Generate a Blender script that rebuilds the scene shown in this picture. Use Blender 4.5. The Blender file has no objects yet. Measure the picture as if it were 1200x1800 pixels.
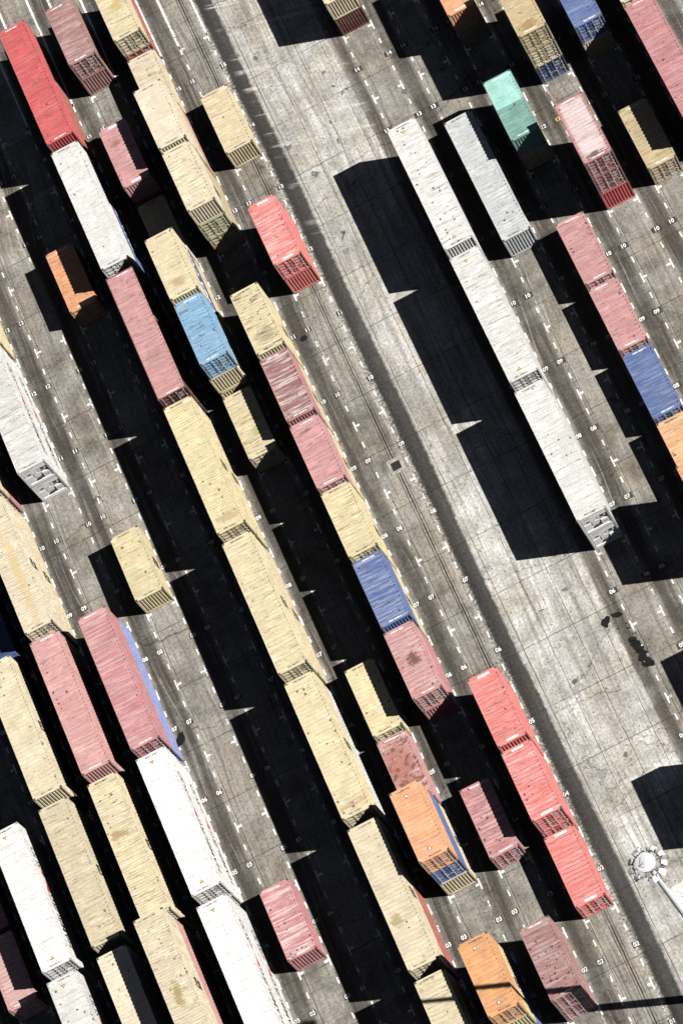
import bpy, math, random
from mathutils import Matrix, Vector
random.seed(7)
scn = bpy.context.scene
C = scn.collection

# ------------------------------------------------------------------ camera
cam_d = bpy.data.cameras.new('camera'); cam = bpy.data.objects.new('camera', cam_d); C.objects.link(cam)
scn.camera = cam
cam.matrix_world = Matrix(((0.88383871,0.45806876,0.09487968,0.00000),(-0.36656445,0.80419252,-0.46787274,-146.86179),(-0.29061941,0.37874452,0.87868820,282.63143),(0,0,0,1)))
cam_d.sensor_fit = 'VERTICAL'; cam_d.sensor_height = 36.0; cam_d.lens = 145.1039
cam_d.clip_start = 1.0; cam_d.clip_end = 3000
# ------------------------------------------------------------------ world, sun, exposure
SUNV = Vector((1.0, -0.397, 1.0)).normalized()          # towards the sun
elev = math.asin(SUNV.z); azim = math.atan2(SUNV.x, SUNV.y)
w = bpy.data.worlds.new('World'); scn.world = w; w.use_nodes = True
wn = w.node_tree.nodes; wl = w.node_tree.links
sky = wn.new('ShaderNodeTexSky'); sky.sky_type = 'NISHITA'; sky.sun_disc = False
sky.altitude = 3000; sky.air_density = 0.28; sky.dust_density = 2.0; sky.ozone_density = 0.0
sky.sun_elevation = elev; sky.sun_rotation = azim
bg = wn['Background']; bg.inputs['Strength'].default_value = 0.05
hs = wn.new('ShaderNodeHueSaturation'); hs.inputs['Saturation'].default_value = 0.68
wl.new(sky.outputs[0], hs.inputs['Color']); wl.new(hs.outputs[0], bg.inputs['Color'])
sd = bpy.data.lights.new('sun', 'SUN'); sd.energy = 5.0; sd.angle = math.radians(0.5); sd.color = (1.0, 0.975, 0.935)
sun = bpy.data.objects.new('sun', sd); C.objects.link(sun); sun.rotation_euler = SUNV.to_track_quat('Z', 'Y').to_euler()
scn.view_settings.view_transform = 'Standard'; scn.view_settings.look = 'None'
scn.view_settings.exposure = 0.74; scn.view_settings.gamma = 1.0
scn.cycles.max_bounces = 4; scn.cycles.diffuse_bounces = 0

# ------------------------------------------------------------------ yard lattice
X0, RP, SP = -46.541, 4.213, 6.54230      # centre of row 0, row pitch, slot pitch
W = 2.438
def RX(r): return X0 + RP * r
def SY(s): return (s - 8) * SP
L20, L40, H86, H96 = 6.058, 12.192, 2.591, 2.896

# ------------------------------------------------------------------ node helpers
class NT:
    def __init__(s, tree): s.t = tree; s.n = tree.nodes; s.l = tree.links
    def link(s, a, sock):
        if isinstance(a, bpy.types.NodeSocket): s.l.new(a, sock)
        else:
            try: sock.default_value = a
            except Exception: sock.default_value = (*a, 1.0)
    def m(s, op, a, b=None, c=None, clamp=False):
        n = s.n.new('ShaderNodeMath'); n.operation = op; n.use_clamp = clamp
        s.link(a, n.inputs[0])
        if b is not None: s.link(b, n.inputs[1])
        if c is not None: s.link(c, n.inputs[2])
        return n.outputs[0]
    def add(s, a, b): return s.m('ADD', a, b)
    def mul(s, a, b): return s.m('MULTIPLY', a, b)
    def sub(s, a, b): return s.m('SUBTRACT', a, b)
    def ramp(s, v, lo, hi, a=0.0, b=1.0):          # smoothstep
        n = s.n.new('ShaderNodeMapRange'); n.interpolation_type = 'SMOOTHSTEP'
        s.link(v, n.inputs[0]); s.link(lo, n.inputs[1]); s.link(hi, n.inputs[2]); s.link(a, n.inputs[3]); s.link(b, n.inputs[4])
        return n.outputs[0]
    def mix(s, f, a, b, bt='MIX'):
        n = s.n.new('ShaderNodeMix'); n.data_type = 'RGBA'; n.blend_type = bt
        s.link(f, n.inputs[0]); s.link(a, n.inputs[6]); s.link(b, n.inputs[7])
        return n.outputs[2]
    def vec(s, x, y, z=0.0):
        n = s.n.new('ShaderNodeCombineXYZ'); s.link(x, n.inputs[0]); s.link(y, n.inputs[1]); s.link(z, n.inputs[2]); return n.outputs[0]
    def vmul(s, v, k):
        n = s.n.new('ShaderNodeVectorMath'); n.operation = 'MULTIPLY'; s.l.new(v, n.inputs[0]); s.link(k, n.inputs[1]); return n.outputs[0]
    def vadd(s, v, k):
        n = s.n.new('ShaderNodeVectorMath'); n.operation = 'ADD'; s.l.new(v, n.inputs[0]); s.link(k, n.inputs[1]); return n.outputs[0]
    def noise(s, v, scale, det=3.0, rough=0.55, dist=0.0):
        n = s.n.new('ShaderNodeTexNoise'); s.l.new(v, n.inputs['Vector']); n.inputs['Scale'].default_value = scale
        n.inputs['Detail'].default_value = det; n.inputs['Roughness'].default_value = rough; n.inputs['Distortion'].default_value = dist
        return n.outputs[0]
    def voro(s, v, scale, rnd=1.0, dim='3D'):
        n = s.n.new('ShaderNodeTexVoronoi'); n.voronoi_dimensions = dim; s.l.new(v, n.inputs['Vector']); n.inputs['Scale'].default_value = scale
        n.inputs['Randomness'].default_value = rnd
        return n.outputs['Distance'], n.outputs['Color']
    def sep(s, v):
        n = s.n.new('ShaderNodeSeparateXYZ'); s.l.new(v, n.inputs[0]); return n.outputs
    def coords(s): return s.n.new('ShaderNodeTexCoord').outputs['Object']

def simple_mat(name, col, rough=0.6, metal=0.0, var=0.12):
    m = bpy.data.materials.new(name); m.use_nodes = True
    t = NT(m.node_tree); b = m.node_tree.nodes['Principled BSDF']
    f = t.ramp(t.noise(t.coords(), 3.0, 4), 0.3, 0.7, 1 - var, 1 + var)
    n = t.n.new('ShaderNodeMix'); n.data_type = 'RGBA'; n.blend_type = 'MULTIPLY'; n.inputs[0].default_value = 1.0
    n.inputs[6].default_value = (*col, 1)
    cc = t.vec(f, f, f); t.l.new(cc, n.inputs[7])
    t.l.new(n.outputs[2], b.inputs['Base Color']); b.inputs['Roughness'].default_value = rough; b.inputs['Metallic'].default_value = metal
    return m

# ---- ground material
def ground_mat():
    m = bpy.data.materials.new('yard_concrete'); m.use_nodes = True
    t = NT(m.node_tree); b = m.node_tree.nodes['Principled BSDF']
    P = t.coords(); x, y, z = t.sep(P)
    u = t.mul(t.sub(x, X0), 1 / RP); v = t.add(t.mul(y, 1 / SP), 8.0)
    big = t.noise(P, 0.10, 4, .6); med = t.noise(P, 0.55, 5, .62); fine = t.noise(P, 4.5, 5, .7)
    str1 = t.noise(t.vmul(P, (1.6, 0.07, 1)), 1.0, 5, .6)        # wheel streaks along the lanes
    str2 = t.noise(t.vmul(P, (5.0, 0.16, 1)), 1.0, 4, .6)
    # slab colour variation
    slab = t.n.new('ShaderNodeTexWhiteNoise'); slab.noise_dimensions = '2D'
    t.l.new(t.vec(t.m('FLOOR', t.sub(u, .24)), t.m('FLOOR', t.mul(t.sub(v, 7.45), 1 / .797))), slab.inputs['Vector'])
    inais = t.mul(t.ramp(u, 5.42, 5.60), t.ramp(u, 7.62, 7.40))
    lane = t.mix(t.ramp(med, .3, .72), (.12, .109, .093), (.285, .265, .232))
    lane = t.mix(t.ramp(big, .42, .64, 0, .5), lane, (.37, .345, .31))
    ais = t.mix(t.ramp(med, .28, .70), (.31, .30, .275), (.68, .667, .635))
    ais = t.mix(t.ramp(str1, .46, .62, 0, .6), ais, (.19, .18, .16))
    ais = t.mix(t.mul(t.ramp(big, .54, .44), .38), ais, (.20, .188, .168))
    ais = t.mix(t.mul(t.ramp(v, 7.0, 10.0), t.mul(t.ramp(med, .35, .6, .3, 1), .28)), ais, (.24, .225, .20))
    ais = t.mix(t.mul(t.ramp(u, 6.25, 5.75), .22), ais, (.22, .208, .185))
    col = t.mix(inais, lane, ais)
    # dark wheel strips between slots
    fu = t.m('FRACT', u)
    wob = t.mul(t.sub(t.noise(t.vmul(P, (.3, .12, 1)), 1.0, 4), .5), .12)
    d = t.m('ABSOLUTE', t.sub(t.add(fu, wob), .5))
    strip = t.mul(t.ramp(d, .21, .10), t.ramp(str1, .32, .56, .45, 1.0))
    strip = t.mul(strip, t.sub(1.0, inais))
    col = t.mix(t.mul(strip, .90), col, (.048, .042, .036))
    col = t.mix(t.mul(t.ramp(str2, .55, .75), t.sub(.55, t.mul(inais, .25))), col, (.06, .053, .046))
    # light smear either side of the wheel strips
    sm = t.mul(t.ramp(t.m('ABSOLUTE', t.sub(d, .255)), .05, .01), t.ramp(str2, .42, .62, 0, .38))
    col = t.mix(sm, col, (.46, .43, .38))
    # two tyre bands bordering the aisle
    ed = t.mul(t.sub(t.noise(P, 1.6, 5, .7), .5), .11)
    lw = t.mul(t.sub(t.noise(t.vmul(P, (0, .035, 0)), 1.0, 2), .5), .18)
    uu = t.add(t.add(u, ed), lw)
    b1 = t.mul(t.ramp(t.m('ABSOLUTE', t.sub(uu, 5.53)), .19, .12), t.ramp(med, .2, .5, .86, 1.0))
    edge1 = t.mul(t.ramp(t.m('ABSOLUTE', t.sub(u, 5.32)), .12, .02), t.ramp(fine, .45, .6, 0, .55))
    col = t.mix(edge1, col, (.50, .47, .42))
    col = t.mix(t.mul(b1, .93), col, (.030, .029, .028))
    b2 = t.mul(t.ramp(t.m('ABSOLUTE', t.sub(uu, 7.50)), .12, .05), t.ramp(str1, .3, .6, .5, .9))
    col = t.mix(b2, col, (.085, .074, .062))
    # brightest slabs by the mast, lighter slab tint
    t1 = t.mul(t.ramp(u, 6.235, 6.245), t.ramp(v, 2.42, 2.41))
    t1 = t.mul(t1, t.ramp(u, 7.3, 7.29))
    col = t.mix(t.mul(t1, .8), col, (.72, .70, .66))
    sv = t.ramp(slab.outputs['Value'], 0, 1, .93, 1.06)
    col = t.mix(1.0, col, t.vec(sv, sv, sv), 'MULTIPLY')
    # faint pale tyre sweeps across the upper aisle
    s3 = t.noise(t.vmul(t.vadd(P, t.vmul(t.vec(0.0, t.mul(x, .35)), (0, 1, 0))), (.10, 1.5, 1)), 1.0, 4, .6)
    sw = t.mul(t.mul(t.ramp(s3, .56, .66), t.ramp(v, 11.8, 13.0)), t.mul(inais, .38))
    col = t.mix(sw, col, (.72, .69, .64))
    # continuous thin tyre tracks running along the yard
    wx = t.add(x, t.mul(t.sub(t.noise(t.vmul(P, (.02, .022, 1)), 1.0, 2), .5), 9.0))
    s4 = t.noise(t.vec(t.mul(wx, 2.3), t.mul(y, .035)), 1.0, 4, .7)
    s5 = t.noise(t.vec(t.mul(wx, 5.5), t.mul(y, .06)), 1.0, 3, .7)
    col = t.mix(t.mul(t.ramp(s4, .53, .64), t.ramp(big, .35, .6, .15, .55)), col, t.mix(.72, col, (.03, .028, .025)))
    col = t.mix(t.mul(t.ramp(s5, .53, .62), t.ramp(med, .42, .6, 0, .45)), col, t.mix(.7, col, (.03, .028, .025)))
    col = t.mix(t.mul(t.mul(t.ramp(s5, .42, .33), .22), t.sub(1.0, b1)), col, (.66, .65, .62))
    wm = t.noise(t.vadd(P, (31, 17, 0)), .22, 5, .65)
    col = t.mix(t.ramp(wm, .46, .60, 0, .55), col, t.mix(1.0, col, (1.0, .92, .82), 'MULTIPLY'))
    col = t.mix(t.mul(t.mul(t.ramp(wm, .48, .36), t.sub(1.0, b1)), t.add(.14, t.mul(inais, .28))), col, t.mix(.5, col, (.62, .60, .56)))
    # dark oil blotches and pocks
    vd, vc = t.voro(t.vadd(P, t.vmul(t.vec(med, fine), (1.8, 1.8, 0))), .30, 1.0, '2D')
    bl = t.mul(t.ramp(vd, t.mul(t.sep(vc)[0], .12), t.add(t.mul(t.sep(vc)[0], .12), -.05)), t.ramp(t.sep(vc)[1], .5, .7, 0, .75))
    col = t.mix(bl, col, (.045, .042, .04))
    vd2, vc2 = t.voro(P, 1.25, 1.0, '2D')
    pk = t.mul(t.ramp(vd2, .10, .05), t.ramp(t.sep(vc2)[0], .45, .6, 0, .75))
    col = t.mix(pk, col, (.07, .065, .06))
    vd3, vc3 = t.voro(P, 3.6, 1.0, '2D')
    pk3 = t.mul(t.ramp(vd3, .16, .08), t.ramp(t.sep(vc3)[0], .6, .75, 0, .6))
    col = t.mix(pk3, col, (.08, .073, .065))
    g = t.ramp(fine, .32, .68, .70, 1.22)
    col = t.mix(1.0, col, t.vec(g, g, g), 'MULTIPLY')
    # joints
    wob2 = t.mul(t.sub(t.noise(P, .8, 4, .7), .5), .016)
    uw = t.add(u, wob2); vw = t.add(v, t.mul(wob2, .9))
    def line(val, cen, hw): return t.ramp(t.m('ABSOLUTE', t.sub(val, cen)), hw, hw * .45)
    fj = t.m('FRACT', uw)
    jt = t.m('MAXIMUM', line(fj, .765, .0085), t.mul(line(fj, .24, .007), inais))
    fj2 = t.m('FRACT', t.mul(t.sub(vw, 7.45), 1 / .797))
    fj2 = t.m('ABSOLUTE', t.sub(fj2, .5))
    jt = t.m('MAXIMUM', jt, t.mul(t.ramp(fj2, .4925, .4975), t.ramp(med, .3, .5, .35, 1)))
    jt = t.mul(jt, t.ramp(t.noise(P, .35, 3), .30, .5, .35, .9))
    # twin slot-drain lines in the row beside the aisle
    rl = t.m('MAXIMUM', line(uw, 5.035, .009), line(uw, 5.085, .018))
    rl = t.m('MAXIMUM', rl, line(uw, 5.135, .009))
    rl = t.mul(rl, t.ramp(t.noise(P, .5, 3), .32, .5, .7, 1))
    jt = t.m('MAXIMUM', jt, t.mul(rl, .97))
    jt = t.m('MAXIMUM', jt, t.mul(line(uw, 4.87, .005), .7))
    # random cracks
    ck = t.voro(t.vadd(P, t.vmul(t.vec(med, big), (3, 3, 0))), .09)
    n = t.n.new('ShaderNodeTexVoronoi'); n.feature = 'DISTANCE_TO_EDGE'; n.inputs['Scale'].default_value = .11
    t.l.new(t.vadd(P, t.vmul(t.vec(med, big), (5, 5, 0))), n.inputs['Vector'])
    jt = t.m('MAXIMUM', jt, t.mul(t.ramp(n.outputs['Distance'], .0045, .001), .55))
    col = t.mix(jt, col, (.02, .018, .016))
    t.l.new(col, b.inputs['Base Color']); b.inputs['Roughness'].default_value = .92
    b.inputs['Specular IOR Level'].default_value = .2
    return m

# ---- container paint group
def paint_group():
    g = bpy.data.node_groups.new('weathered_paint', 'ShaderNodeTree')
    def inp(n, ty, d):
        s = g.interface.new_socket(n, in_out='INPUT', socket_type=ty); s.default_value = d
    inp('Color', 'NodeSocketColor', (.5, .5, .5, 1)); inp('Color2', 'NodeSocketColor', (.5, .5, .5, 1))
    inp('Seed', 'NodeSocketFloat', 0.0); inp('Spots', 'NodeSocketFloat', 0.0); inp('Streak', 'NodeSocketFloat', .2)
    inp('Rust', 'NodeSocketFloat', .2); inp('Fade', 'NodeSocketFloat', 0.0); inp('Split', 'NodeSocketFloat', -99.0)
    inp('BX', 'NodeSocketFloat', 0.0); inp('BY', 'NodeSocketFloat', 0.0); inp('BSX', 'NodeSocketFloat', 1.0); inp('BSY', 'NodeSocketFloat', 1.0)
    inp('BAmt', 'NodeSocketFloat', 0.0); inp('BCol', 'NodeSocketColor', (.1, .06, .03, 1)); inp('Bleach', 'NodeSocketFloat', .3)
    g.interface.new_socket('Color', in_out='OUTPUT', socket_type='NodeSocketColor')
    gi = g.nodes.new('NodeGroupInput'); go = g.nodes.new('NodeGroupOutput'); I = gi.outputs
    t = NT(g)
    P0 = g.nodes.new('ShaderNodeTexCoord').outputs['Object']
    x, y, z = t.sep(P0)
    sv = t.vec(t.mul(I['Seed'], 13.7), t.mul(I['Seed'], 7.9), t.mul(I['Seed'], 3.1))
    P = t.vadd(P0, sv) ; 
    nv = t.n.new('ShaderNodeVectorMath'); nv.operation = 'ADD'; t.l.new(P0, nv.inputs[0]); t.l.new(sv, nv.inputs[1]); P = nv.outputs[0]
    med = t.noise(P, .9, 4, .6); fine = t.noise(P, 7.0, 4, .7)
    band = t.noise(t.vmul(P, (.35, 5.2, 1.2)), 1.0, 5, .72)
    col = t.mix(t.ramp(y, t.sub(I['Split'], .02), t.add(I['Split'], .02)), I['Color'], I['Color2'])
    lum = t.mix(t.ramp(med, .25, .75), (.77, .77, .77), (1.10, 1.10, 1.10))
    col = t.mix(1.0, col, lum, 'MULTIPLY')
    ff = t.ramp(fine, .3, .7, .84, 1.08)
    col = t.mix(1.0, col, t.vec(ff, ff, ff), 'MULTIPLY')
    col = t.mix(t.mul(t.ramp(band, .44, .62), I['Bleach']), col, (.74, .70, .66))
    # central fading of the roof paint
    fx = t.ramp(t.m('ABSOLUTE', x), 1.12, .80); fy = t.ramp(t.m('ABSOLUTE', y), 2.95, 2.45)
    fd = t.mul(t.mul(fx, fy), t.ramp(t.add(t.mul(med, .5), t.mul(band, .5)), .30, .55, .55, 1))
    col = t.mix(t.mul(fd, I['Fade']), col, (.60, .53, .52))
    # dirt streaks following the corrugations
    st = t.noise(t.vmul(P, (.55, 8.5, 2.0)), 1.0, 5, .75)
    col = t.mix(t.mul(t.mul(t.ramp(st, .50, .60), t.ramp(med, .38, .55)), I['Streak']), col, (.09, .07, .045))
    # a few long dark scrapes right across the roof
    sc = t.noise(t.vmul(P, (.18, 2.6, .3)), 1.0, 2, .4); sc2 = t.noise(P, 3.2, 4, .7)
    col = t.mix(t.mul(t.mul(t.ramp(t.m('ABSOLUTE', t.sub(sc, .5)), .012, .003), t.ramp(sc2, .44, .58)), t.mul(I['Streak'], 1.1)), col, (.085, .055, .035))
    # rust blotches
    rn = t.noise(t.vadd(P, (5, 3, 1)), 2.1, 6, .72)
    rthr = t.sub(.72, t.mul(I['Rust'], .22))
    col = t.mix(t.mul(t.ramp(rn, rthr, t.add(rthr, .06)), .85), col, (.14, .055, .022))
    # round dents and spots
    vd, vc = t.voro(t.vadd(P, t.vmul(t.vec(fine, med), (.12, .12, 0))), 2.1, 1.0, '2D')
    s = t.sep(vc)
    clus = t.ramp(t.noise(P, .55, 2), .42, .56, .25, 1)
    sp = t.mul(t.ramp(vd, t.add(t.mul(s[1], .17), .10), t.add(t.mul(s[1], .15), .05)), t.ramp(t.mul(s[0], clus), t.sub(1.0, I['Spots']), t.sub(1.03, I['Spots'])))
    col = t.mix(t.mul(sp, .85), col, t.mix(.88, col, (.02, .010, .008)))
    # one large stain
    bx = t.m('DIVIDE', t.sub(x, I['BX']), I['BSX']); by = t.m('DIVIDE', t.sub(y, I['BY']), I['BSY'])
    bd = t.m('SQRT', t.add(t.mul(bx, bx), t.mul(by, by)))
    bd = t.add(bd, t.mul(t.sub(st, .5), 4.0))
    bd = t.add(bd, t.mul(t.sub(rn, .5), 3.0))
    top = t.ramp(z, 2.3, 2.4)
    col = t.mix(t.mul(t.mul(t.ramp(bd, 1.0, .72), I['BAmt']), top), col, I['BCol'])
    # grime on edges of the roof
    ex = t.mul(t.mul(t.ramp(t.m('ABSOLUTE', x), 1.12, 1.19), t.ramp(t.noise(P, 5.0, 4, .7), .50, .62)), .5)
    col = t.mix(ex, col, (.13, .08, .045))
    g.links.new(col, go.inputs[0])
    return g
PG = None
def paint_mat(col, seed, **k):
    global PG
    if PG is None: PG = paint_group()
    m = bpy.data.materials.new('container_paint'); m.use_nodes = True
    n = m.node_tree.nodes.new('ShaderNodeGroup'); n.node_tree = PG
    n.inputs['Color'].default_value = (*col, 1); n.inputs['Color2'].default_value = (*k.pop('col2', col), 1)
    n.inputs['Seed'].default_value = seed
    for a, b_ in k.items():
        n.inputs[a].default_value = (*b_, 1) if isinstance(b_, tuple) else b_
    b = m.node_tree.nodes['Principled BSDF']; m.node_tree.links.new(n.outputs[0], b.inputs['Base Color'])
    b.inputs['Roughness'].default_value = .62; b.inputs['Specular IOR Level'].default_value = .35
    return m

# ------------------------------------------------------------------ mesh helpers
class MB:
    def __init__(s): s.v = []; s.f = []
    def box(s, x0, x1, y0, y1, z0, z1):
        o = len(s.v)
        s.v += [(x0,y0,z0),(x1,y0,z0),(x1,y1,z0),(x0,y1,z0),(x0,y0,z1),(x1,y0,z1),(x1,y1,z1),(x0,y1,z1)]
        s.f += [tuple(o+i for i in q) for q in ((0,3,2,1),(4,5,6,7),(0,1,5,4),(1,2,6,5),(2,3,7,6),(3,0,4,7))]
    def quad(s, *p):
        o = len(s.v); s.v += list(p); s.f.append(tuple(range(o, o + len(p))))
    def cyl(s, p, q, r, r2=None, n=12, caps=True):
        r2 = r if r2 is None else r2
        p = Vector(p); q = Vector(q); d = (q - p).normalized()
        a = d.orthogonal().normalized(); b = d.cross(a); o = len(s.v)
        for c, rr in ((p, r), (q, r2)):
            for i in range(n):
                t = 2 * math.pi * i / n; s.v.append(tuple(c + (a * math.cos(t) + b * math.sin(t)) * rr))
        for i in range(n):
            j = (i + 1) % n; s.f.append((o+i, o+j, o+n+j, o+n+i))
        if caps: s.f.append(tuple(o+n-1-i for i in range(n))); s.f.append(tuple(o+n+i for i in range(n)))
    def xform(s, M, other):
        o = len(s.v); s.v += [tuple(M @ Vector(p)) for p in other.v]; s.f += [tuple(i + o for i in q) for q in other.f]
    def mesh(s, name):
        m = bpy.data.meshes.new(name); m.from_pydata(s.v, [], s.f); m.update(); return m

def profile(a, b, pitch, crest, slope, depth):
    """points (position, offset) of a trapezoid corrugation from a to b"""
    n = max(1, round((b - a) / pitch)); p = (b - a) / n; out = [(a, 0.0)]
    for i in range(n):
        s = a + i * p
        c = p * crest / 2; w_ = p * slope
        out += [(s + c, 0.0), (s + c + w_, -depth), (s + p - c - w_, -depth), (s + p - c, 0.0)]
    out.append((b, 0.0))
    return out
def sheet(mb, prof, fn0, fn1):
    o = len(mb.v)
    for s, d in prof: mb.v += [fn0(s, d), fn1(s, d)]
    for i in range(len(prof) - 1): mb.f.append((o+2*i, o+2*i+2, o+2*i+3, o+2*i+1))

def link(name, mesh, mat, parent=None, kind=None):
    o = bpy.data.objects.new(name, mesh); C.objects.link(o)
    if mat is not None:
        if not mesh.materials: mesh.materials.append(None)
        o.material_slots[0].link = 'OBJECT'; o.material_slots[0].material = mat
    if parent is not None: o.parent = parent
    if kind: o['kind'] = kind
    return o
def empty(name, loc, label, cat, group=None):
    o = bpy.data.objects.new(name, None); C.objects.link(o); o.location = loc; o.empty_display_size = .5
    o['label'] = label; o['category'] = cat
    if group: o['group'] = group
    return o

_txt = {}
def text_mesh(s, size, bold=.0, align='CENTER'):
    k = (s, size, bold, align)
    if k in _txt: return _txt[k]
    cu = bpy.data.curves.new('lettering', 'FONT'); cu.body = s; cu.size = size; cu.offset = bold; cu.align_x = align; cu.align_y = 'CENTER'
    cu.resolution_u = 3
    o = bpy.data.objects.new('lettering_source', cu); C.objects.link(o)
    bpy.context.view_layer.update()
    me = bpy.data.meshes.new_from_object(o.evaluated_get(bpy.context.evaluated_depsgraph_get()))
    bpy.data.objects.remove(o); bpy.data.curves.remove(cu)
    me.materials.clear(); _txt[k] = me
    return me
def mb_from(me):
    b = MB(); b.v = [tuple(v.co) for v in me.vertices]; b.f = [tuple(p.vertices) for p in me.polygons]; return b

# ------------------------------------------------------------------ shared materials
M_steel = simple_mat('galvanised_steel', (.50, .49, .46), .45, .3)
M_cast = simple_mat('casting_steel', (.16, .12, .09), .7, .2)
M_hole = simple_mat('black_gap', (.01, .01, .01), .9)
M_rubber = simple_mat('door_gasket', (.03, .03, .03), .8)
M_white = simple_mat('white_marking', (.80, .79, .76), .6, 0, .05)
M_black = simple_mat('black_marking', (.02, .02, .02), .6, 0, .05)
M_red = simple_mat('red_marking', (.42, .03, .03), .6, 0, .05)
M_yellow = simple_mat('yellow_marking', (.60, .38, .05), .6, 0, .05)
M_grey = simple_mat('unit_grey', (.42, .43, .43), .5, .1)
M_alu = simple_mat('unit_white', (.70, .70, .68), .5)
M_paint = simple_mat('road_paint', (.78, .76, .72), .8, 0, .25)

# ------------------------------------------------------------------ container meshes
_cm = {}
def cached(key, fn):
    if key not in _cm: _cm[key] = fn()
    return _cm[key]
HW = W / 2
def m_frame(L, H):
    b = MB(); l = L / 2
    for sx in (-1, 1):
        xa, xb = sorted((sx * HW, sx * (HW - .06)))
        b.box(xa, xb, -l + .165, l - .165, H - .075, H - .006)           # top side rail
        b.box(xa, xb, -l + .165, l - .165, .02, .17)                     # bottom side rail
        xa, xb = sorted((sx * (HW - .002), sx * (HW - .11)))
        for sy in (-1, 1):
            ya, yb = sorted((sy * (l - .002), sy * (l - .14)))
            b.box(xa, xb, ya, yb, .118, H - .118)                       # corner post
    for sy in (-1, 1):
        ya, yb = sorted((sy * (l - .004), sy * (l - .09)))
        b.box(-HW + .18, HW - .18, ya, yb, H - .13, H - .006)
        b.box(-HW + .18, HW - .18, ya, yb, .02, .15)
    b.box(-HW + .06, HW - .06, -l + .09, l - .09, .06, .12)              # floor
    return b.mesh('frame')
def m_side(L, H, sx, reefer):
    b = MB(); l = L / 2
    if reefer: pr = profile(-l + .14, l - .14, .60, .90, .02, .010)
    else: pr = profile(-l + .14, l - .14, .278, .26, .245, .036)
    X = sx * (HW - .012)
    f0 = lambda s, d: (X + sx * d, s, .17); f1 = lambda s, d: (X + sx * d, s, H - .075)
    if sx > 0: sheet(b, pr, f0, f1)
    else: sheet(b, pr, f1, f0)
    return b.mesh('side_wall')
def m_end(H, sy, L, depth=.05):
    b = MB(); Y = sy * (L / 2 - .03)
    pr = profile(-HW + .11, HW - .11, .247, .40, .12, depth)
    f0 = lambda s, d: (s, Y + sy * d, .15); f1 = lambda s, d: (s, Y + sy * d, H - .13)
    if sy > 0: sheet(b, pr, f1, f0)
    else: sheet(b, pr, f0, f1)
    return b.mesh('end_wall')
def m_roof(L, H, kind):
    b = MB(); l = L / 2
    pitch, crest, slope, dep = {'std': (.335, .36, .12, .045), 'fine': (.232, .34, .15, .032), 'reefer': (.76, .90, .015, .045)}[kind]
    pr = [(-l + .09, 0.0), (-l + .34, 0.0)] + profile(-l + .34, l - .34, pitch, crest, slope, dep) + [(l - .34, 0.0), (l - .09, 0.0)]
    xi = HW - .16; z = H - .010
    f0 = lambda s, d: (-xi, s, z + d); f1 = lambda s, d: (xi, s, z + d)
    sheet(b, pr, f1, f0)
    for sx in (-1, 1):
        pa = [(-l + .165, 0), (l - .165, 0)]
        if sx > 0: sheet(b, pa, lambda s, d: (HW - .06, s, z - .001), lambda s, d: (xi, s, z - .001))
        else: sheet(b, pa, lambda s, d: (-xi, s, z - .001), lambda s, d: (-HW + .06, s, z - .001))
    return b.mesh('roof')
def m_door(H, s, L):
    b = MB(); Y = -(L / 2 - .05); x0, x1 = (-HW + .125, -.012) if s < 0 else (.012, HW - .125)
    pr = profile(.20, H - .18, .46, .42, .10, .036)
    sheet(b, pr, lambda q, d: (x1 - .05, Y - d * 0 + (-d), q), lambda q, d: (x0 + .05, Y - d, q))
    for xa, xb in ((x0, x0 + .05), (x1 - .05, x1)): b.box(xa, xb, Y - .012, Y + .05, .16, H - .14)
    b.box(x0 + .05, x1 - .05, Y - .012, Y + .05, .16, .20); b.box(x0 + .05, x1 - .05, Y - .012, Y + .05, H - .18, H - .14)
    return b.mesh('door')
def m_bar(H, x, L):
    b = MB(); Y = -(L / 2 - .005)
    b.cyl((x, Y, .10), (x, Y, H - .08), .020, n=8)
    for z in (.16, .72, 1.2, 1.75, H - .2): b.box(x - .055, x + .055, Y - .022, Y + .045, z - .035, z + .035)
    b.box(x - .02, x + .34 * (1 if x < 0 else -1) if x < 0 else x + .02, Y - .045, Y - .022, 1.02, 1.06) if x < 0 else b.box(x - .34, x + .02, Y - .045, Y - .022, 1.02, 1.06)
    return b.mesh('locking_bar')
def m_gasket(H, L):
    b = MB(); Y = -(L / 2 - .055)
    b.quad((-HW + .10, Y + .06, .14), (HW - .10, Y + .06, .14), (HW - .10, Y + .06, H - .12), (-HW + .10, Y + .06, H - .12))
    return b.mesh('door_gasket')
def m_cast():
    b = MB(); b.box(-.089, .089, -.081, .081, 0, .118); return b.mesh('corner_casting')
def m_hole():
    b = MB(); b.cyl((0, 0, .1185), (0, 0, .1195), .042, n=10); return b.mesh('lock_hole')
def m_unit(H, L):
    b = MB(); Y = -(L / 2)
    b.box(-HW + .11, HW - .11, Y + .16, Y + .20, .15, H - .13)       # back plate of the recess
    for xa, xb in ((-HW + .112, -HW + .18), (HW - .18, HW - .112)): b.box(xa, xb, Y + .02, Y + .159, .152, H - .132)
    b.box(-1.0, 1.0, Y + .03, Y + .159, H - .74, H - .15)             # evaporator cover
    b.box(-1.0, .12, Y + .05, Y + .159, H - 1.26, H - .78)
    b.box(.18, 1.0, Y + .10, Y + .159, H - 1.26, H - .78)
    b.box(-1.0, -.42, Y + .07, Y + .159, .52, H - 1.46)
    b.box(-.34, .30, Y + .12, Y + .159, .85, H - 1.46)
    b.box(.36, 1.0, Y + .06, Y + .159, .52, 1.25)
    b.box(-1.0, 1.0, Y + .02, Y + .159, .152, .36)
    return b.mesh('cooling_unit')
def m_fan(H, L):
    b = MB(); Y = -(L / 2); b.cyl((.60, Y + .099, H - 1.02), (.60, Y + .085, H - 1.02), .17, n=20); return b.mesh('fan')
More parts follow.
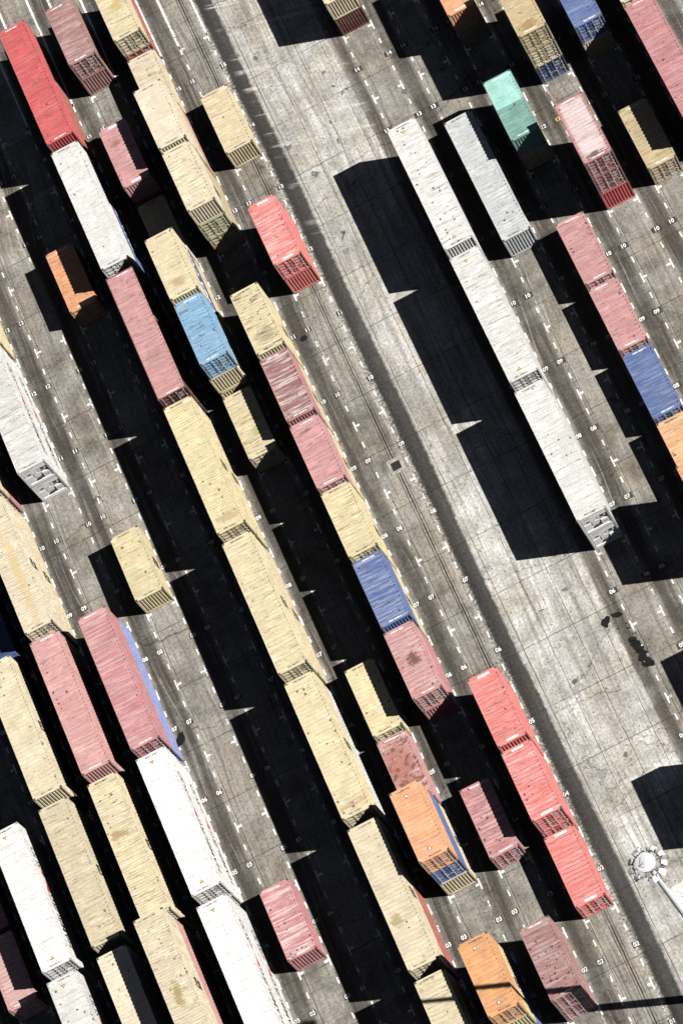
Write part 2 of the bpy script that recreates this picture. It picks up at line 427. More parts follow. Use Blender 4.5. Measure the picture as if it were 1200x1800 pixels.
def m_comp(H, L):
    b = MB(); Y = -(L / 2); b.cyl((-.22, Y + .10, .60), (.20, Y + .10, .60), .09, n=14); return b.mesh('compressor')
def m_vent(H, L):
    b = MB(); Y = -(L / 2); b.box(-.80, -.30, Y + .022, Y + .029, H - .52, H - .34); return b.mesh('air_vent')
def m_slot(H, L):
    b = MB(); Y = -(L / 2); b.box(-.80, .98, Y + .14, Y + .158, H - 1.42, H - 1.34); return b.mesh('drip_slot')
def m_panel(H, L):
    b = MB(); Y = -(L / 2); b.box(-.72, -.42, Y + .04, Y + .049, H - 1.12, H - .95); return b.mesh('control_panel')
def m_plug(H, L):
    b = MB(); Y = -(L / 2); b.box(.50, .85, Y + .05, Y + .059, .72, .95); return b.mesh('power_box')
PAL = dict(
    cream=(.61, .52, .345), cream2=(.65, .565, .41), peach=(.62, .52, .36), olive=(.42, .40, .27), old=(.40, .36, .24), tan=(.46, .36, .22), buff=(.58, .50, .385),
    pink=(.49, .245, .245), pink2=(.53, .28, .265), mauve=(.33, .17, .165), rose=(.45, .195, .205), maroon=(.13, .045, .04), dred=(.28, .125, .125), brick=(.36, .11, .09),
    red=(.54, .10, .105), coral=(.66, .185, .17), dkred=(.20, .07, .06), paler=(.45, .24, .23),
    blue=(.085, .14, .32), dblue=(.035, .06, .16), sky=(.19, .37, .55), lav=(.24, .29, .55), navy=(.025, .06, .17), deep=(.02, .055, .17),
    orange=(.64, .31, .155), rust=(.42, .16, .06), amber=(.65, .35, .17), teal=(.10, .38, .31), teal2=(.155, .31, .27),
    white=(.61, .605, .58), reefer=(.70, .695, .675), silver=(.50, .52, .52), black=(.03, .03, .035), brown=(.10, .045, .03), hood=(.54, .54, .52))
_codes = ['%s %s %s' % (random.choice(['MSCU', 'TRLU', 'GESU', 'TEXU', 'CRXU', 'INBU', 'MEDU']), ''.join(random.choice('0123456789') for _ in range(6)), random.choice('0123456789')) for _ in range(8)]
ORD = ['', 'first', 'second', 'third', 'fourth', 'fifth', 'sixth', 'seventh', 'eighth', 'ninth', 'tenth', 'eleventh']
_seed = [1.0]
def rowname(r):
    if r <= 5: return ORD[6 - r] + ' row left of the aisle'
    return ORD[r - 7] + ' row right of the aisle'

def container(r, s, L, z, tier, n, spec):
    """spec: colour, end ('D' doors / 'C' corrugated / 'U' cooling unit), description, options"""
    colour, end, desc = spec[:3]; o = dict(spec[3]) if len(spec) > 3 else {}
    forty = L > 7; H = H96 if forty or o.get('hc') else H86
    yc = SY(s + .5) if forty else SY(s)
    reef = o.get('reefer', False)
    word = 'refrigerated container' if reef else 'container'
    size = 'long' if forty else 'short'
    pos = {1: ['alone'], 2: ['under the top one', 'on top'], 3: ['bottom of three', 'middle of three', 'top of three']}[n][tier]
    if n == 1: pos = 'standing unstacked'
    if n == 2: pos = ['bottom of two', 'top of two'][tier]
    slot = 'slots %02d-%02d' % (s, s + 1) if forty else 'slot %02d' % s
    label = '%s %s %s, %s, %s, %s' % (desc, size, word, pos, slot, rowname(r))
    jx = o.get('dx', 0) + random.uniform(-.03, .03) * (tier > 0); jy = random.uniform(-.03, .03)
    root = empty('refrigerated_container' if reef else 'shipping_container', (RX(r) + jx, yc + jy, z), label, 'shipping container',
                 'white refrigerated containers' if reef else ('long containers in the yard' if forty else 'short containers in the yard'))
    root.rotation_euler = (0, 0, random.uniform(-.0035, .0035))
    _seed[0] += 1.37
    k = {a: o[a] for a in ('Spots', 'Streak', 'Rust', 'Fade', 'Split', 'BX', 'BY', 'BSX', 'BSY', 'BAmt', 'BCol', 'Bleach', 'col2') if a in o}
    kr = dict(Spots=.24, Streak=.55, Rust=.40, Bleach=.14); kr.update(k)
    vr = random.uniform(.93, 1.04); vb = random.uniform(.86, 1.05)
    vary = lambda q: (q[0] * vr, q[1] * vr, q[2] * vr * (vb if q[1] > q[2] * 1.25 else 1))
    col = vary(PAL[colour])
    mr = paint_mat(col, _seed[0], **kr)
    kb = dict(Spots=0.0, Streak=.15, Rust=.18, Bleach=.08)
    mb_ = paint_mat(vary(PAL[o.get('body', colour)]), _seed[0] + .4, **kb)
    kk = (L, H)
    link('frame', cached(('frame', kk), lambda: m_frame(L, H)), mb_, root)
    rk = 'reefer' if reef else o.get('roof', 'std')
    roof = link('roof', cached(('roof', kk, rk), lambda: m_roof(L, H, rk)), mr, root)
    for sx in (-1, 1):
        sw = link('side_wall', cached(('side', kk, sx, reef), lambda: m_side(L, H, sx, reef)), mb_, root)
        if sx > 0: wall = sw
    # far end
    if end == 'C':
        pass
    link('end_wall', cached(('end', kk, 1), lambda: m_end(H, 1, L, .02 if reef else .05)), mb_, root)
    if end == 'C':
        link('end_wall', cached(('end', kk, -1), lambda: m_end(H, -1, L)), mb_, root)
    elif end == 'U':
        link('cooling_unit', cached(('unit', kk), lambda: m_unit(H, L)), M_alu, root)
        for nm_, fn_, mt_ in (('fan', m_fan, M_black), ('compressor', m_comp, M_black), ('air_vent', m_vent, M_grey), ('drip_slot', m_slot, M_black), ('control_panel', m_panel, M_rubber), ('power_box', m_plug, M_grey)):
            link(nm_, cached((nm_, kk), lambda: fn_(H, L)), mt_, root)
    else:
        link('door_gasket', cached(('gask', kk), lambda: m_gasket(H, L)), M_rubber, root)
        for sd_ in (-1, 1):
            d = link('door', cached(('door', kk, sd_), lambda: m_door(H, sd_, L)), mb_, root)
            for bx in (.30, .92):
                link('locking_bar', cached(('bar', kk, sd_, bx), lambda: m_bar(H, sd_ * bx, L)), M_steel, d)
        if o.get('doortext', True):
            tm = text_mesh(random.choice(_codes)[:4] + '\n' + '22G1', .15, .004)
            for bx, zz in ((.62, H - .55), (.60, H - .95)):
                q = link('door_lettering', tm, M_black if sum(col) > 1.2 else M_white, d)
                q.rotation_euler = (math.pi / 2, 0, 0); q.location = (bx, -L / 2 + .03, zz)
    cst = cached('cast', m_cast); hl = cached('hole', m_hole)
    for sx in (-1, 1):
        for sy in (-1, 1):
            for top in (0, 1):
                c_ = link('corner_casting', cst, M_cast if not reef else M_grey, root)
                c_.location = (sx * (HW - .089), sy * (L / 2 - .081), H - .118 if top else 0)
                if top and tier == n - 1:
                    link('lock_hole', hl, M_hole, c_)
    # roof markings (only where a roof is open to the sky)
    if tier == n - 1:
        mk = o.get('mark', 'dark' if sum(col) > 1.15 else 'white')
        mm = M_black if mk == 'dark' else M_white
        for sy in (-1, 1):
            if mk == 'panel':
                b = MB(); b.box(-.45, .50, -.085, .085, 0, .003)
                p = link('roof_plate', cached('plate', lambda: b.mesh('roof_plate')), M_white, roof); p.location = (.05, sy * (L / 2 - .23), H - .008)
            elif mk != 'none':
                p = link('code_lettering', text_mesh(random.choice(_codes), .165, .006), mm, roof)
                p.location = (random.uniform(-.2, .2), sy * (L / 2 - .23), H - .008)
                if sy > 0 and random.random() < .5: p.rotation_euler = (0, 0, math.pi)
            if o.get('tri'):
                b = MB(); b.quad((-.17, -.14, 0), (.17, -.14, 0), (0, .17, 0)); tb = cached('tri1', lambda: b.mesh('warning_triangle'))
                p = link('warning_triangle', tb, M_black, roof); p.location = (-.1, sy * (L / 2 - .80), H - .004); p.rotation_euler = (0, 0, 0 if sy < 0 else math.pi)
                b = MB(); b.quad((-.12, -.10, 0), (.12, -.10, 0), (0, .12, 0)); tb = cached('tri2', lambda: b.mesh('warning_symbol'))
                p2 = link('warning_symbol', tb, M_yellow if reef else M_white, p); p2.location = (0, 0, .004)
    # lettering on the side that faces the camera
    lg = o.get('logo')
    xo = HW - .006
    def side_text(s_, size, bold, y, zz, mat):
        p = link('side_lettering', text_mesh(s_, size, bold), mat, wall)
        p.rotation_euler = (math.pi / 2, 0, math.pi / 2); p.location = (xo, y, zz)
    if lg == 'msc':
        side_text('m', 1.25, .05, 0.0, H * .60, M_black); side_text('sc', .95, .05, 0.0, H * .34, M_black)
    elif lg == 'cma':
        side_text('CMA CGM', 1.5, .02, 0, H * .50, M_white)
    elif lg == 'sail':
        for s_, y_ in (('HAMBURG', -2.25), ('S\u00dcD', 3.4)):
            side_text(s_, 1.25, .012, y_, H * .46, M_black)
            wall.children[-1].scale = (.82, 1, 1)
        b = MB(); b.quad((0, .30, 1.0), (0, 1.55, 1.22), (0, .95, 1.42), (0, .30, 1.78)); b.quad((0, 1.60, 1.30), (0, 2.05, 1.02), (0, 2.65, 1.42), (0, 1.95, 1.44))
        p = link('sail_emblem', cached('sail', lambda: b.mesh('sail_emblem')), M_red, wall); p.location = (xo, 0, 0)
    return H

def stack(r, s, L, specs, z0=0.004):
    z = z0
    for i, sp in enumerate(specs):
        z += container(r, s, L, z, i, len(specs), sp) + .012

# ------------------------------------------------------------------ the ground, one sheet
b = MB(); b.quad((-900, -900, 0), (900, -900, 0), (900, 900, 0), (-900, 900, 0))
link('ground', b.mesh('ground'), ground_mat(), None, 'structure')

# painted markings: dashes, slot ticks and slot numbers, as sheets a few millimetres above the ground
rows = list(range(-6, 6)) + list(range(8, 15))
pl = MB(); bx_ = MB(); nm = MB(); ym = MB(); yp = MB()
def rect(mb, x0, x1, y0, y1, z): mb.quad((x0, y0, z), (x1, y0, z), (x1, y1, z), (x0, y1, z))
dx = .302 * RP
rg = random.Random(3)
for r in rows:
    for side in (-1, 1):
        x = RX(r) + side * dx
        for s in range(0, 18):
            if s >= 16:
                rect(pl, x - .085, x + .085, SY(s - .5) + .1, SY(s + .5) + .05, .004); continue
            ya = SY(s + .5)
            if rg.random() < .04: continue
            j = rg.uniform(-.05, .05)
            rect(pl, x - .058, x + .058, ya - .47 + j, ya + .46 + j, .004)                 # tick along the lane
            ix = sorted((x - side * .078, x - side * (.39 + rg.uniform(-.04, .04))))
            rect(pl, ix[0], ix[1], ya - .09 + j, ya + .10 + j, .004)
            for k in (.23, -.23):
                j = rg.uniform(-.06, .06)
                if s >= 1: rect(pl, x - .060, x + .060, SY(s + k) - .27 + j, SY(s + k) + .27 + j, .004)
            if 1 <= s:
                nx = RX(r) + side * .347 * RP; ny = SY(s)
                amb = (r == 11 and side < 0 and s == 12)
                strong = r >= 8
                w2, h2 = (.42, .26) if strong else (.31, .235)
                rect(bx_, nx - w2, nx + w2, ny - h2, ny + h2, .004)
                tm = text_mesh('%02d' % s, .50, .014)
                t2 = mb_from(tm)
                (ym if amb else nm).xform(Matrix.Translation((nx, ny, .008)) @ Matrix.Diagonal((.92, 1, 1, 1)), t2)
link('painted_lines', pl.mesh('painted_lines'), None, None, 'structure')
link('number_patches', bx_.mesh('number_patches'), None, None, 'structure')
link('painted_numbers', nm.mesh('painted_numbers'), None, None, 'structure')
link('yellow_painted_number', ym.mesh('yellow_painted_number'), None, None, 'structure')
def worn(name, col, amount):
    m = bpy.data.materials.new(name); m.use_nodes = True; t = NT(m.node_tree); bs = m.node_tree.nodes['Principled BSDF']
    P = t.coords(); n_ = t.noise(P, 6.0, 5, .75); n2 = t.noise(P, .25, 3)
    f = t.mul(t.ramp(n_, .47, .60), t.ramp(n2, .36, .60, .25, amount))
    c_ = t.mix(f, col, (.13, .12, .10)); t.l.new(c_, bs.inputs['Base Color']); bs.inputs['Roughness'].default_value = .85
    return m
for nme, mt in (('painted_lines', worn('worn_line_paint', (.80, .79, .77), 1.0)), ('number_patches', worn('black_patch_paint', (.022, .021, .02), .7)),
                ('painted_numbers', worn('worn_number_paint', (.80, .79, .77), .9)), ('yellow_painted_number', worn('yellow_number_paint', (.75, .50, .12), .4))):
    o = bpy.data.objects[nme]; o.data.materials.clear(); o.data.materials.append(mt)

# oil patches on the aisle edge
def blob(mb, cx, cy, rx, ry, rot, seed, z, n=120, rough=.42):
    rr = random.Random(seed); ph = [(rr.uniform(0, 6.28), rr.uniform(.3, 1) / k ** .8, k) for k in range(2, 22)]
    o = len(mb.v); mb.v.append((cx, cy, z))
    for i in range(n):
        a = 2 * math.pi * i / n; q = 1 + rough * sum(am * math.sin(k * a + p) for p, am, k in ph) * .35
        px, py = rx * q * math.cos(a), ry * q * math.sin(a)
        mb.v.append((cx + px * math.cos(rot) - py * math.sin(rot), cy + px * math.sin(rot) + py * math.cos(rot), z))
    for i in range(n): mb.f.append((o, o + 1 + i, o + 1 + (i + 1) % n))
M_oil = simple_mat('oil_stain', (.012, .012, .012), .95, 0, .3); M_oil.node_tree.nodes['Principled BSDF'].inputs['Specular IOR Level'].default_value = .1
ob = MB()
for k_ in range(34):                                       # one ragged pool made of many small overlapping spills
    q_ = k_ / 33
    blob(ob, RX(7.60 + .07 * q_ + (random.random() - .5) * .11), SY(5.34 - .36 * q_), .12 + .14 * random.random(), .14 + .20 * random.random(), random.random() * 3, 200 + k_, .005 + k_ * .0001, 40, .9)
blob(ob, RX(7.31), SY(5.70), .42, .32, .5, 8, .006); blob(ob, RX(7.28), SY(5.67), .2, .35, .1, 9, .0065)
blob(ob, RX(7.54), SY(5.71), .45, .22, -.3, 11, .006); blob(ob, RX(7.72), SY(4.96), .22, .22, 0, 12, .006)
rr = random.Random(21)
for i in range(26): blob(ob, RX(7.60 + rr.gauss(0, .06)), SY(5.28 + rr.gauss(0, .16)), rr.uniform(.03, .10), rr.uniform(.03, .10), 0, 40 + i, .0055, 20)
blob(ob, RX(-.62), SY(6.85), .35, .55, -.5, 31, .006); blob(ob, RX(-.70), SY(6.80), .5, .2, .5, 32, .0065)
blob(ob, RX(5.02 - .5), SY(10.92), .34, .24, .3, 33, .006)
M_brown = simple_mat('brown_stain', (.12, .105, .085), .8, 0, .45)
link('oil_stain', ob.mesh('oil_stain'), M_oil, None, 'structure')
ob = MB()
for (u_, v_, rx, ry, sd_) in ((6.60, 12.55, .75, .22, 1), (6.52, 12.6, .3, .3, 2), (6.03, 11.95, .55, .16, 3), (6.05, 12.0, .2, .3, 4), (6.72, 13.2, .4, .12, 5), (6.75, 13.5, .2, .2, 6),
                              (7.05, 14.2, .22, .3, 7), (7.1, 13.95, .3, .15, 8), (7.2, 13.8, .12, .4, 9), (6.35, 6.2, .35, .12, 10), (6.72, 5.3, .3, .2, 12), (6.35, 5.2, .35, .35, 13), (6.6, 4.1, .4, .2, 14), (6.9, 6.3, .18, .5, 15)):
    blob(ob, RX(u_), SY(v_), rx * .72, ry * .62, .3 * sd_, 70 + sd_, .0055, 90, .9)
link('brown_stain', ob.mesh('brown_stain'), M_brown, None, 'structure')

# ------------------------------------------------------------------ drain
dr = empty('drain', (RX(5.085), SY(8.77), .004), 'small square drain grate in a concrete collar on the twin slot lines', 'drain')
M_col = simple_mat('drain_collar', (.30, .28, .25), .9, 0, .3); M_gr = simple_mat('drain_bars', (.03, .03, .03), .7, .3)
b = MB()
for q in ((-.63, .63, -.68, -.37), (-.63, .63, .37, .68), (-.63, -.38, -.37, .37), (.38, .63, -.37, .37)): b.box(q[0], q[1], q[2], q[3], 0, .03)
link('collar', b.mesh('collar'), M_col, dr)
b = MB(); b.quad((-.38, -.37, .002), (.38, -.37, .002), (.38, .37, .002), (-.38, .37, .002)); link('pit', b.mesh('pit'), M_hole, dr)
b = MB()
for i in range(9): b.box(-.38, .38, -.34 + i * .08, -.31 + i * .08, .006, .022)
link('grate', b.mesh('grate'), M_gr, dr)

# ------------------------------------------------------------------ the container stacks (bottom to top)
c_ = lambda n='cream', e='C', d='cream', **k: (n, e, d, k)
# far left rows
stack(-5, 6, L20, [c_('mauve', 'C', 'shaded mauve', Spots=.2)])
stack(-5, 5, L20, [c_('pink2', 'D', 'faded pink', Streak=.6, Spots=.25, Fade=.2)])
stack(-4, 5, L40, [c_('reefer', 'D', 'white', reefer=True, logo='sail'), c_('reefer', 'D', 'bright white', reefer=True, logo='sail', Rust=.0, Spots=.0, Streak=.05, tri=1)])
stack(-4, 3, L40, [c_('hood', 'D', 'grey-white', reefer=True, logo='sail'), c_('white', 'D', 'dirt-flecked white', reefer=True, logo='sail', Rust=.35, Spots=.35, Streak=.3, tri=1)])
stack(-3, 9, L40, [c_('navy', 'C', 'dark blue', Bleach=.1)])
stack(-3, 7, L40, [c_('maroon', 'C', 'dark red'), c_('cream2', 'C', 'pale yellow', logo='msc', Streak=.25)])
stack(-3, 5, L40, [c_('cream', 'D', 'cream'), c_('buff', 'C', 'buff yellow', logo='msc', Rust=.35, Spots=.12)])
stack(-3, 3, L40, [c_('cream', 'D', 'cream'), c_('cream2', 'D', 'half-shaded cream', Streak=.2)])
stack(-2, 13, L40, [c_('cream', 'D', 'cream'), c_('cream', 'D', 'plain cream')])
stack(-2, 11, L40, [c_('dred', 'D', 'maroon', body='rose'), c_('cream', 'D', 'cream')])
stack(-2, 9, L40, [c_('cream', 'D', 'clean cream', logo='msc'), c_('cream2', 'D', 'ochre-streaked cream', logo='msc', BX=.1, BY=-1.4, BSX=.38, BSY=4.6, BAmt=.65, BCol=(.50, .37, .17), Streak=.5, Rust=.1, roof='fine')])
stack(-2, 7, L40, [c_('old', 'C', 'grey-brown'), c_('pink2', 'C', 'rust-blotched pink', body='pink2', Rust=.28, Spots=.32, Streak=.45)])
stack(-2, 5, L40, [c_('cream', 'C', 'cream'), c_('cream', 'D', 'brown-stained cream', logo='msc', Rust=.35, BX=-.3, BY=1.2, BSX=.8, BSY=.3, BAmt=.8, BCol=(.30, .20, .08), roof='fine')])
stack(-2, 3, L40, [c_('dred', 'C', 'dark maroon'), c_('paler', 'C', 'pale pink', body='pink2'), c_('buff', 'D', 'stained beige', logo='msc', BX=-.15, BY=-.6, BSX=.35, BSY=1.0, BAmt=.9, BCol=(.30, .22, .09), Streak=.5, roof='fine')])
stack(-1, 13, L40, [c_('cream', 'D', 'cream'), c_('cream', 'D', 'cream')])
stack(-1, 11, L40, [c_('reefer', 'U', 'white', reefer=True, logo='sail'), c_('white', 'U', 'dusty white', reefer=True, logo='sail', Rust=.1, Spots=.05, body='reefer')])
stack(-1, 7, L40, [c_('lav', 'D', 'lavender blue', body='lav'), c_('rose', 'D', 'scuffed rose', body='rose', Rust=.15, Spots=.08, Bleach=.28, Streak=.2)])
stack(-1, 5, L40, [c_('reefer', 'D', 'white', reefer=True, logo='sail'), c_('reefer', 'D', 'clean white', reefer=True, logo='sail', Rust=0.0, Spots=0.02, Streak=.05, tri=1)])
stack(-1, 3, L40, [c_('reefer', 'D', 'white', reefer=True, logo='sail'), c_('reefer', 'D', 'brown-scraped white', reefer=True, logo='sail', Rust=.3, Spots=.02, Streak=.1, tri=1)])
stack(-1, 1, L40, [c_('reefer', 'D', 'white', reefer=True), c_('reefer', 'D', 'plain white', reefer=True)])
stack(0, 9, L20, [c_('cream', 'C', 'rust-scratched cream', logo='msc', Streak=.35, Rust=.2)])
stack(0, 4, L20, [c_('rose', 'C', 'dark-dotted rose', body='rose', Spots=.55, Bleach=.55, Streak=.1, Rust=.1)])
stack(1, 13, L20, [c_('orange', 'D', 'half-shaded orange', Bleach=.05, Spots=.05)])
stack(2, 15, L40, [c_('dkred', 'D', 'dark red', body='brick'), c_('red', 'C', 'bright red', mark='white', Rust=.1, Spots=.12, Bleach=.08, body='red')])
stack(2, 13, L40, [c_('dblue', 'D', 'dark blue', logo='cma', body='blue'), c_('white', 'D', 'rust-edged white', Rust=.3, Spots=.12, Streak=.38, roof='fine')])
stack(2, 11, L40, [c_('black', 'C', 'near-black'), c_('pink', 'D', 'grey-smudged pink', body='maroon', dx=-.06, Spots=.10, BX=0, BY=-2.3, BSX=.8, BSY=.5, BAmt=.5, BCol=(.22, .13, .10))])
stack(2, 9, L40, [c_('cream', 'D', 'cream', logo='msc'), c_('cream', 'D', 'brown-scuffed cream', logo='msc', Streak=.45, Rust=.28, BX=.1, BY=-5.0, BSX=1.0, BSY=.45, BAmt=.55, BCol=(.33, .24, .13), roof='fine')])
stack(2, 7, L40, [c_('cream', 'D', 'cream', logo='msc'), c_('cream', 'D', 'brown-barred cream', logo='msc', Streak=.55, Rust=.15, Spots=.02)])
stack(2, 5, L40, [c_('white', 'C', 'white'), c_('cream', 'D', 'rusty-ended cream', logo='msc', Streak=.3, Rust=.2, BX=0, BY=-5.2, BSX=1.1, BSY=.35, BAmt=.5, BCol=(.28, .14, .08))])
stack(2, 3, L40, [c_('rose', 'D', 'red', body='brick'), c_('cream', 'D', 'olive-patched cream', logo='msc', Streak=.2, BX=-.5, BY=-2.0, BSX=.42, BSY=.6, BAmt=.8, BCol=(.30, .24, .10))])
stack(2, 1, L40, [c_('dred', 'D', 'red'), c_('cream', 'D', 'pole-shadowed cream')])
stack(3, 16, L20, [c_('mauve', 'C', 'mauve'), c_('mauve', 'D', 'grey-smeared mauve', Bleach=.28, Spots=.15)])
stack(3, 14, L20, [c_('rose', 'C', 'dark pink'), c_('pink', 'C', 'smudged pink', body='pink', mark='panel', BX=-.35, BY=1.2, BSX=.5, BSY=.22, BAmt=.7, BCol=(.2, .09, .08))])
stack(3, 13, L20, [c_('cream2', 'D', 'black-stained dull yellow', Rust=.2, Streak=.6, BX=.1, BY=-2.3, BSX=.8, BSY=.7, BAmt=.85, BCol=(.05, .045, .035))])
stack(3, 12, L20, [c_('cream', 'D', 'cream'), c_('dblue', 'D', 'dark blue', logo='cma', body='dblue', dx=.06), c_('cream', 'C', 'brown-scraped cream', Streak=.35, dx=.12, BX=-.1, BY=-1.7, BSX=.55, BSY=.4, BAmt=.6, BCol=(.30, .19, .10))])
stack(3, 11, L20, [c_('cream', 'C', 'dusty yellow', logo='msc'), c_('cream', 'C', 'cream', logo='msc'), c_('sky', 'D', 'rust-streaked light blue', dx=.12, Streak=.75, Rust=.35, Spots=.15)])
stack(3, 10, L20, [c_('cream', 'D', 'green-blotched cream', BX=.25, BY=-.9, BSX=.3, BSY=.5, BAmt=.7, BCol=(.30, .29, .10), Spots=.05)])
stack(3, 6, L20, [c_('cream', 'D', 'half-shaded cream', Streak=.2)])
stack(3, 5, L20, [c_('pink', 'D', 'rust-mottled salmon', Rust=.95, Bleach=.3, body='pink', Streak=.6, BX=-.3, BY=.6, BSX=1.1, BSY=1.9, BAmt=.55, BCol=(.26, .085, .05))])
stack(3, 4, L20, [c_('cream', 'C', 'cream', logo='msc'), c_('blue', 'D', 'royal blue'), c_('orange', 'D', 'clean orange', tri=1, mark='dark', Rust=.02, Spots=.04, Streak=.05, Bleach=.15)])
stack(3, 2, L20, [c_('blue', 'D', 'blue'), c_('cream', 'C', 'cream', logo='msc'), c_('orange', 'D', 'plain orange', tri=1, mark='dark', Rust=.02, Spots=.04, Streak=.05, Bleach=.1)])
stack(4, 16, L20, [c_('rose', 'D', 'brick red', body='brick'), c_('cream', 'D', 'ochre-smeared cream', BX=.2, BY=.2, BSX=.5, BSY=.5, BAmt=.7, BCol=(.42, .30, .10))])
stack(4, 15, L20, [c_('peach', 'D', 'brown-spotted peach', BX=0, BY=-1.8, BSX=.4, BSY=.4, BAmt=.6, BCol=(.30, .20, .13))])
stack(4, 14, L20, [c_('brick', 'D', 'rose red', body='pink'), c_('cream', 'D', 'cream'), c_('cream2', 'C', 'light-rusted cream', Rust=.3, Streak=.3)])
stack(4, 13, L20, [c_('tan', 'D', 'dark cream'), c_('olive', 'D', 'olive yellow', body='olive', logo='msc'), c_('cream2', 'C', 'scratched cream', Rust=.3, Streak=.55)])
stack(4, 11, L20, [c_('cream', 'D', 'cream', logo='msc'), c_('cream', 'C', 'black-speckled cream', Rust=.1, Spots=.3, Streak=.95, BX=.1, BY=-1.6, BSX=.75, BSY=.7, BAmt=.45, BCol=(.10, .09, .06), roof='fine')])
stack(4, 10, L20, [c_('cream', 'D', 'cream', logo='msc'), c_('dred', 'C', 'white-scuffed dark red', Bleach=.6, body='rose')])
stack(4, 9, L20, [c_('cream', 'D', 'cream', logo='msc'), c_('pink', 'D', 'red-nicked pink', Rust=.2, Spots=.25, BX=-.2, BY=2.1, BSX=.4, BSY=.15, BAmt=.7, BCol=(.1, .09, .08))])
stack(4, 8, L20, [c_('cream', 'D', 'cream', logo='msc'), c_('cream', 'D', 'stain-dotted cream', Spots=.12)])
stack(4, 7, L20, [c_('cream', 'D', 'cream', logo='msc'), c_('blue', 'C', 'scuffed blue', Bleach=.3, Spots=.2)])
stack(4, 6, L20, [c_('rose', 'C', 'rose'), c_('pink', 'D', 'brown-burned pink', BX=.1, BY=.1, BSX=.5, BSY=.5, BAmt=.85, BCol=(.10, .05, .025), Spots=.35, Bleach=.3)])
stack(4, 4, L20, [c_('rose', 'D', 'dark-spotted rose', Spots=.5, Bleach=.3)])
stack(4, 2, L20, [c_('mauve', 'D', 'mauve', body='mauve'), c_('mauve', 'D', 'black-spotted mauve', Spots=.75, body='mauve', Bleach=.25)])
stack(5, 14, L20, [c_('peach', 'C', 'brown-flecked peach', Spots=.15)])
stack(5, 12, L20, [c_('coral', 'C', 'coral red', body='coral'), c_('coral', 'D', 'maroon-splashed coral', mark='panel', Spots=.32, Bleach=.4, Rust=.12, body='coral')])
stack(5, 5, L20, [c_('coral', 'D', 'coral'), c_('coral', 'C', 'red-nicked coral', mark='panel', Spots=.28, Bleach=.2, Rust=.05)])
stack(5, 4, L20, [c_('coral', 'D', 'coral'), c_('coral', 'D', 'dotted coral', mark='panel', Spots=.25, Bleach=.35, Rust=.02)])
stack(5, 3, L20, [c_('coral', 'D', 'plain coral', mark='panel', Spots=.05, Bleach=.22, Rust=.02)])
# right block
stack(8, 15, L20, [c_('maroon', 'C', 'maroon', body='maroon'), c_('cream', 'C', 'cream')])
stack(8, 11, L40, [c_('white', 'D', 'white', reefer=True), c_('white', 'C', 'yellow-edged white', reefer=True, tri=1, mark='dark', Rust=.05)])
stack(8, 9, L40, [c_('white', 'D', 'white', reefer=True), c_('white', 'D', 'grey-mottled white', reefer=True, Rust=.3, Spots=.05, tri=1)])
stack(8, 7, L40, [c_('hood', 'U', 'grey-white', reefer=True), c_('white', 'U', 'water-stained white', reefer=True, Rust=.05, Streak=.35)])
stack(8, 3, L20, [c_('rose', 'D', 'rose'), c_('pink', 'D', 'pink')])
stack(9, 11, L40, [c_('silver', 'C', 'silver grey', body='silver', Bleach=.05)])
stack(10, 14, L20, [c_('cream', 'C', 'yellow', body='old'), c_('orange', 'C', 'spotted orange', body='orange', Spots=.5)])
stack(10, 12, L20, [c_('tan', 'D', 'tan', body='tan'), c_('teal2', 'C', 'two-tone teal', body='teal2', col2=(.30, .56, .49), Split=.15, Streak=.05, Rust=.05, Bleach=.1)])
stack(10, 10, L20, [c_('pink', 'D', 'plain pink', body='pink')])
stack(10, 9, L20, [c_('pink', 'D', 'rust-nicked pink', Spots=.18, Rust=.15)])
stack(10, 8, L20, [c_('blue', 'D', 'dark-dotted blue', Spots=.25, Bleach=.15)])
stack(10, 7, L20, [c_('amber', 'D', 'pale orange', mark='dark', Bleach=.2)])
stack(10, 6, L20, [c_('orange', 'D', 'orange'), c_('orange', 'D', 'orange'), c_('orange', 'D', 'orange')])
stack(10, 4, L20, [c_('pink', 'D', 'pink'), c_('cream', 'D', 'cream'), c_('pink', 'D', 'pink')])
stack(11, 13, L20, [c_('dblue', 'D', 'dark blue', body='dblue'), c_('tan', 'D', 'yellow', body='cream'), c_('tan', 'D', 'brown-stained tan', Rust=.4, BX=0, BY=-2.2, BSX=.7, BSY=.45, BAmt=.6, BCol=(.22, .11, .05))])
stack(11, 11, L20, [c_('red', 'C', 'red', body='red'), c_('dred', 'D', 'dark red', body='dred'), c_('rose', 'D', 'white-faded rose', Fade=.8, body='dred', BX=-.05, BY=-2.6, BSX=.85, BSY=.28, BAmt=.85, BCol=(.08, .055, .055))])
stack(12, 13, L20, [c_('old', 'C', 'dull yellow', body='cream'), c_('blue', 'D', 'glossy blue', body='blue')])
stack(12, 11, L20, [c_('tan', 'D', 'half-shaded tan', col2=(.44, .35, .2), BX=-.5, BY=.6, BSX=.35, BSY=.9, BAmt=.5, BCol=(.27, .22, .14))])
stack(13, 13, L20, [c_('cream', 'D', 'cream'), c_('cream', 'D', 'cream')])
stack(13, 11, L40, [c_('pink', 'D', 'pink'), c_('rose', 'C', 'brown-dotted rose', Spots=.25, Bleach=.15)])

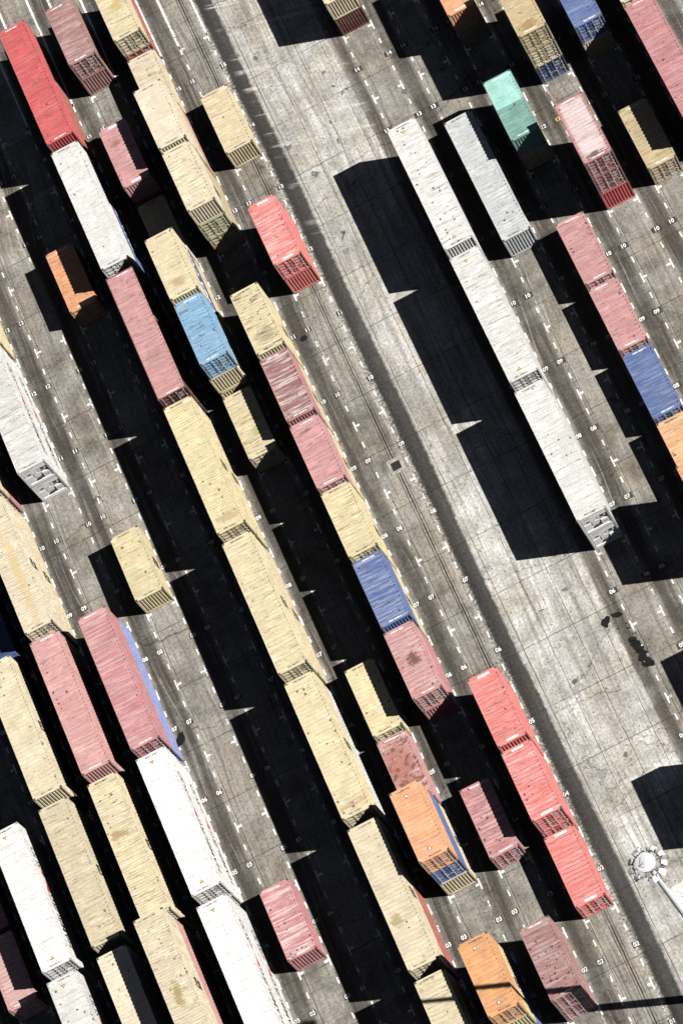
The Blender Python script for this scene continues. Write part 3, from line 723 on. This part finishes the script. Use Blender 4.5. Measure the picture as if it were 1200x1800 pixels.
# ------------------------------------------------------------------ light mast
MX, MY, MH = -18.56, -46.28, 31.1
mast = empty('light_mast', (MX, MY, .004), 'tall white floodlight mast with a round head rising over the light concrete aisle', 'light mast')
M_mast = simple_mat('mast_white', (.62, .64, .66), .4, .1, .04); M_disc = simple_mat('disc_white', (.54, .55, .56), .45, 0, .03)
M_lamp = simple_mat('lamp_housing', (.62, .63, .64), .45, .2, .08); M_glass = simple_mat('lamp_glass', (.30, .33, .36), .15, 0, .05); M_dark = simple_mat('lamp_bracket', (.04, .04, .045), .6)
b = MB(); b.cyl((0, 0, 0), (0, 0, MH - .9), .34, .155, 24); b.cyl((0, 0, 0), (0, 0, .06), .55, .55, 20); link('pole', b.mesh('pole'), M_mast, mast)
b = MB(); b.cyl((0, 0, MH - .28), (0, 0, MH - .08), .64, .66, 40); b.cyl((0, 0, MH - .08), (0, 0, MH + .05), .66, .03, 40, True); link('head_cover', b.mesh('head_cover'), M_disc, mast)
hc = mast.children[-1]
b = MB()
for a0 in (2.2, 2.9, 3.3, 3.9):
    p = Vector((-.45, -.1, MH + .035)); q = p + Vector((math.cos(a0 - 2.9), math.sin(a0 - 2.9), .0)) * (.35 + .3 * (a0 > 3.5)); q.z = MH + .05
    b.cyl(p, q, .010, n=6)
link('lightning_wire', b.mesh('lightning_wire'), M_dark, hc)
b = MB()
for i in range(24):
    a0, a1 = 2 * math.pi * i / 24, 2 * math.pi * (i + 1) / 24
    b.cyl((.95 * math.cos(a0), .95 * math.sin(a0), MH - .55), (.95 * math.cos(a1), .95 * math.sin(a1), MH - .55), .035, n=6)
for i in range(6): b.cyl((0, 0, MH - .5), (.95 * math.cos(i * 1.047), .95 * math.sin(i * 1.047), MH - .55), .03, n=6)
b.cyl((0, 0, MH - .9), (0, 0, MH - .28), .16, .16, 16)
link('lamp_ring', b.mesh('lamp_ring'), M_dark, mast)
ring = mast.children[-1]
b = MB(); b.box(-.20, .20, -.02, .20, -.14, .02); b.box(-.18, .18, .215, .34, -.12, .015); b.box(-.14, .14, -.12, -.021, -.12, 0.0); hb = b.mesh('floodlight')
b = MB(); b.box(-.17, .17, .341, .348, -.11, .0); gb = b.mesh('lamp_glass')
b = MB(); b.box(-.20, -.18, -.04, .10, -.16, .05); b.box(.18, .20, -.04, .10, -.16, .05); b.box(-.03, .03, -.30, -.10, -.08, -.03); kb_ = b.mesh('lamp_bracket')
for i in range(11):
    a = 2 * math.pi * i / 11 + .22
    f_ = link('floodlight', hb, M_lamp, mast)
    f_.location = (1.08 * math.cos(a), 1.08 * math.sin(a), MH - .46); f_.rotation_euler = (math.radians(-38 + 10 * math.sin(3 * i)), 0, a - math.pi / 2 + .15 * math.sin(5 * i))
    link('lamp_glass', gb, M_glass, f_); link('lamp_bracket', kb_, M_dark, f_)
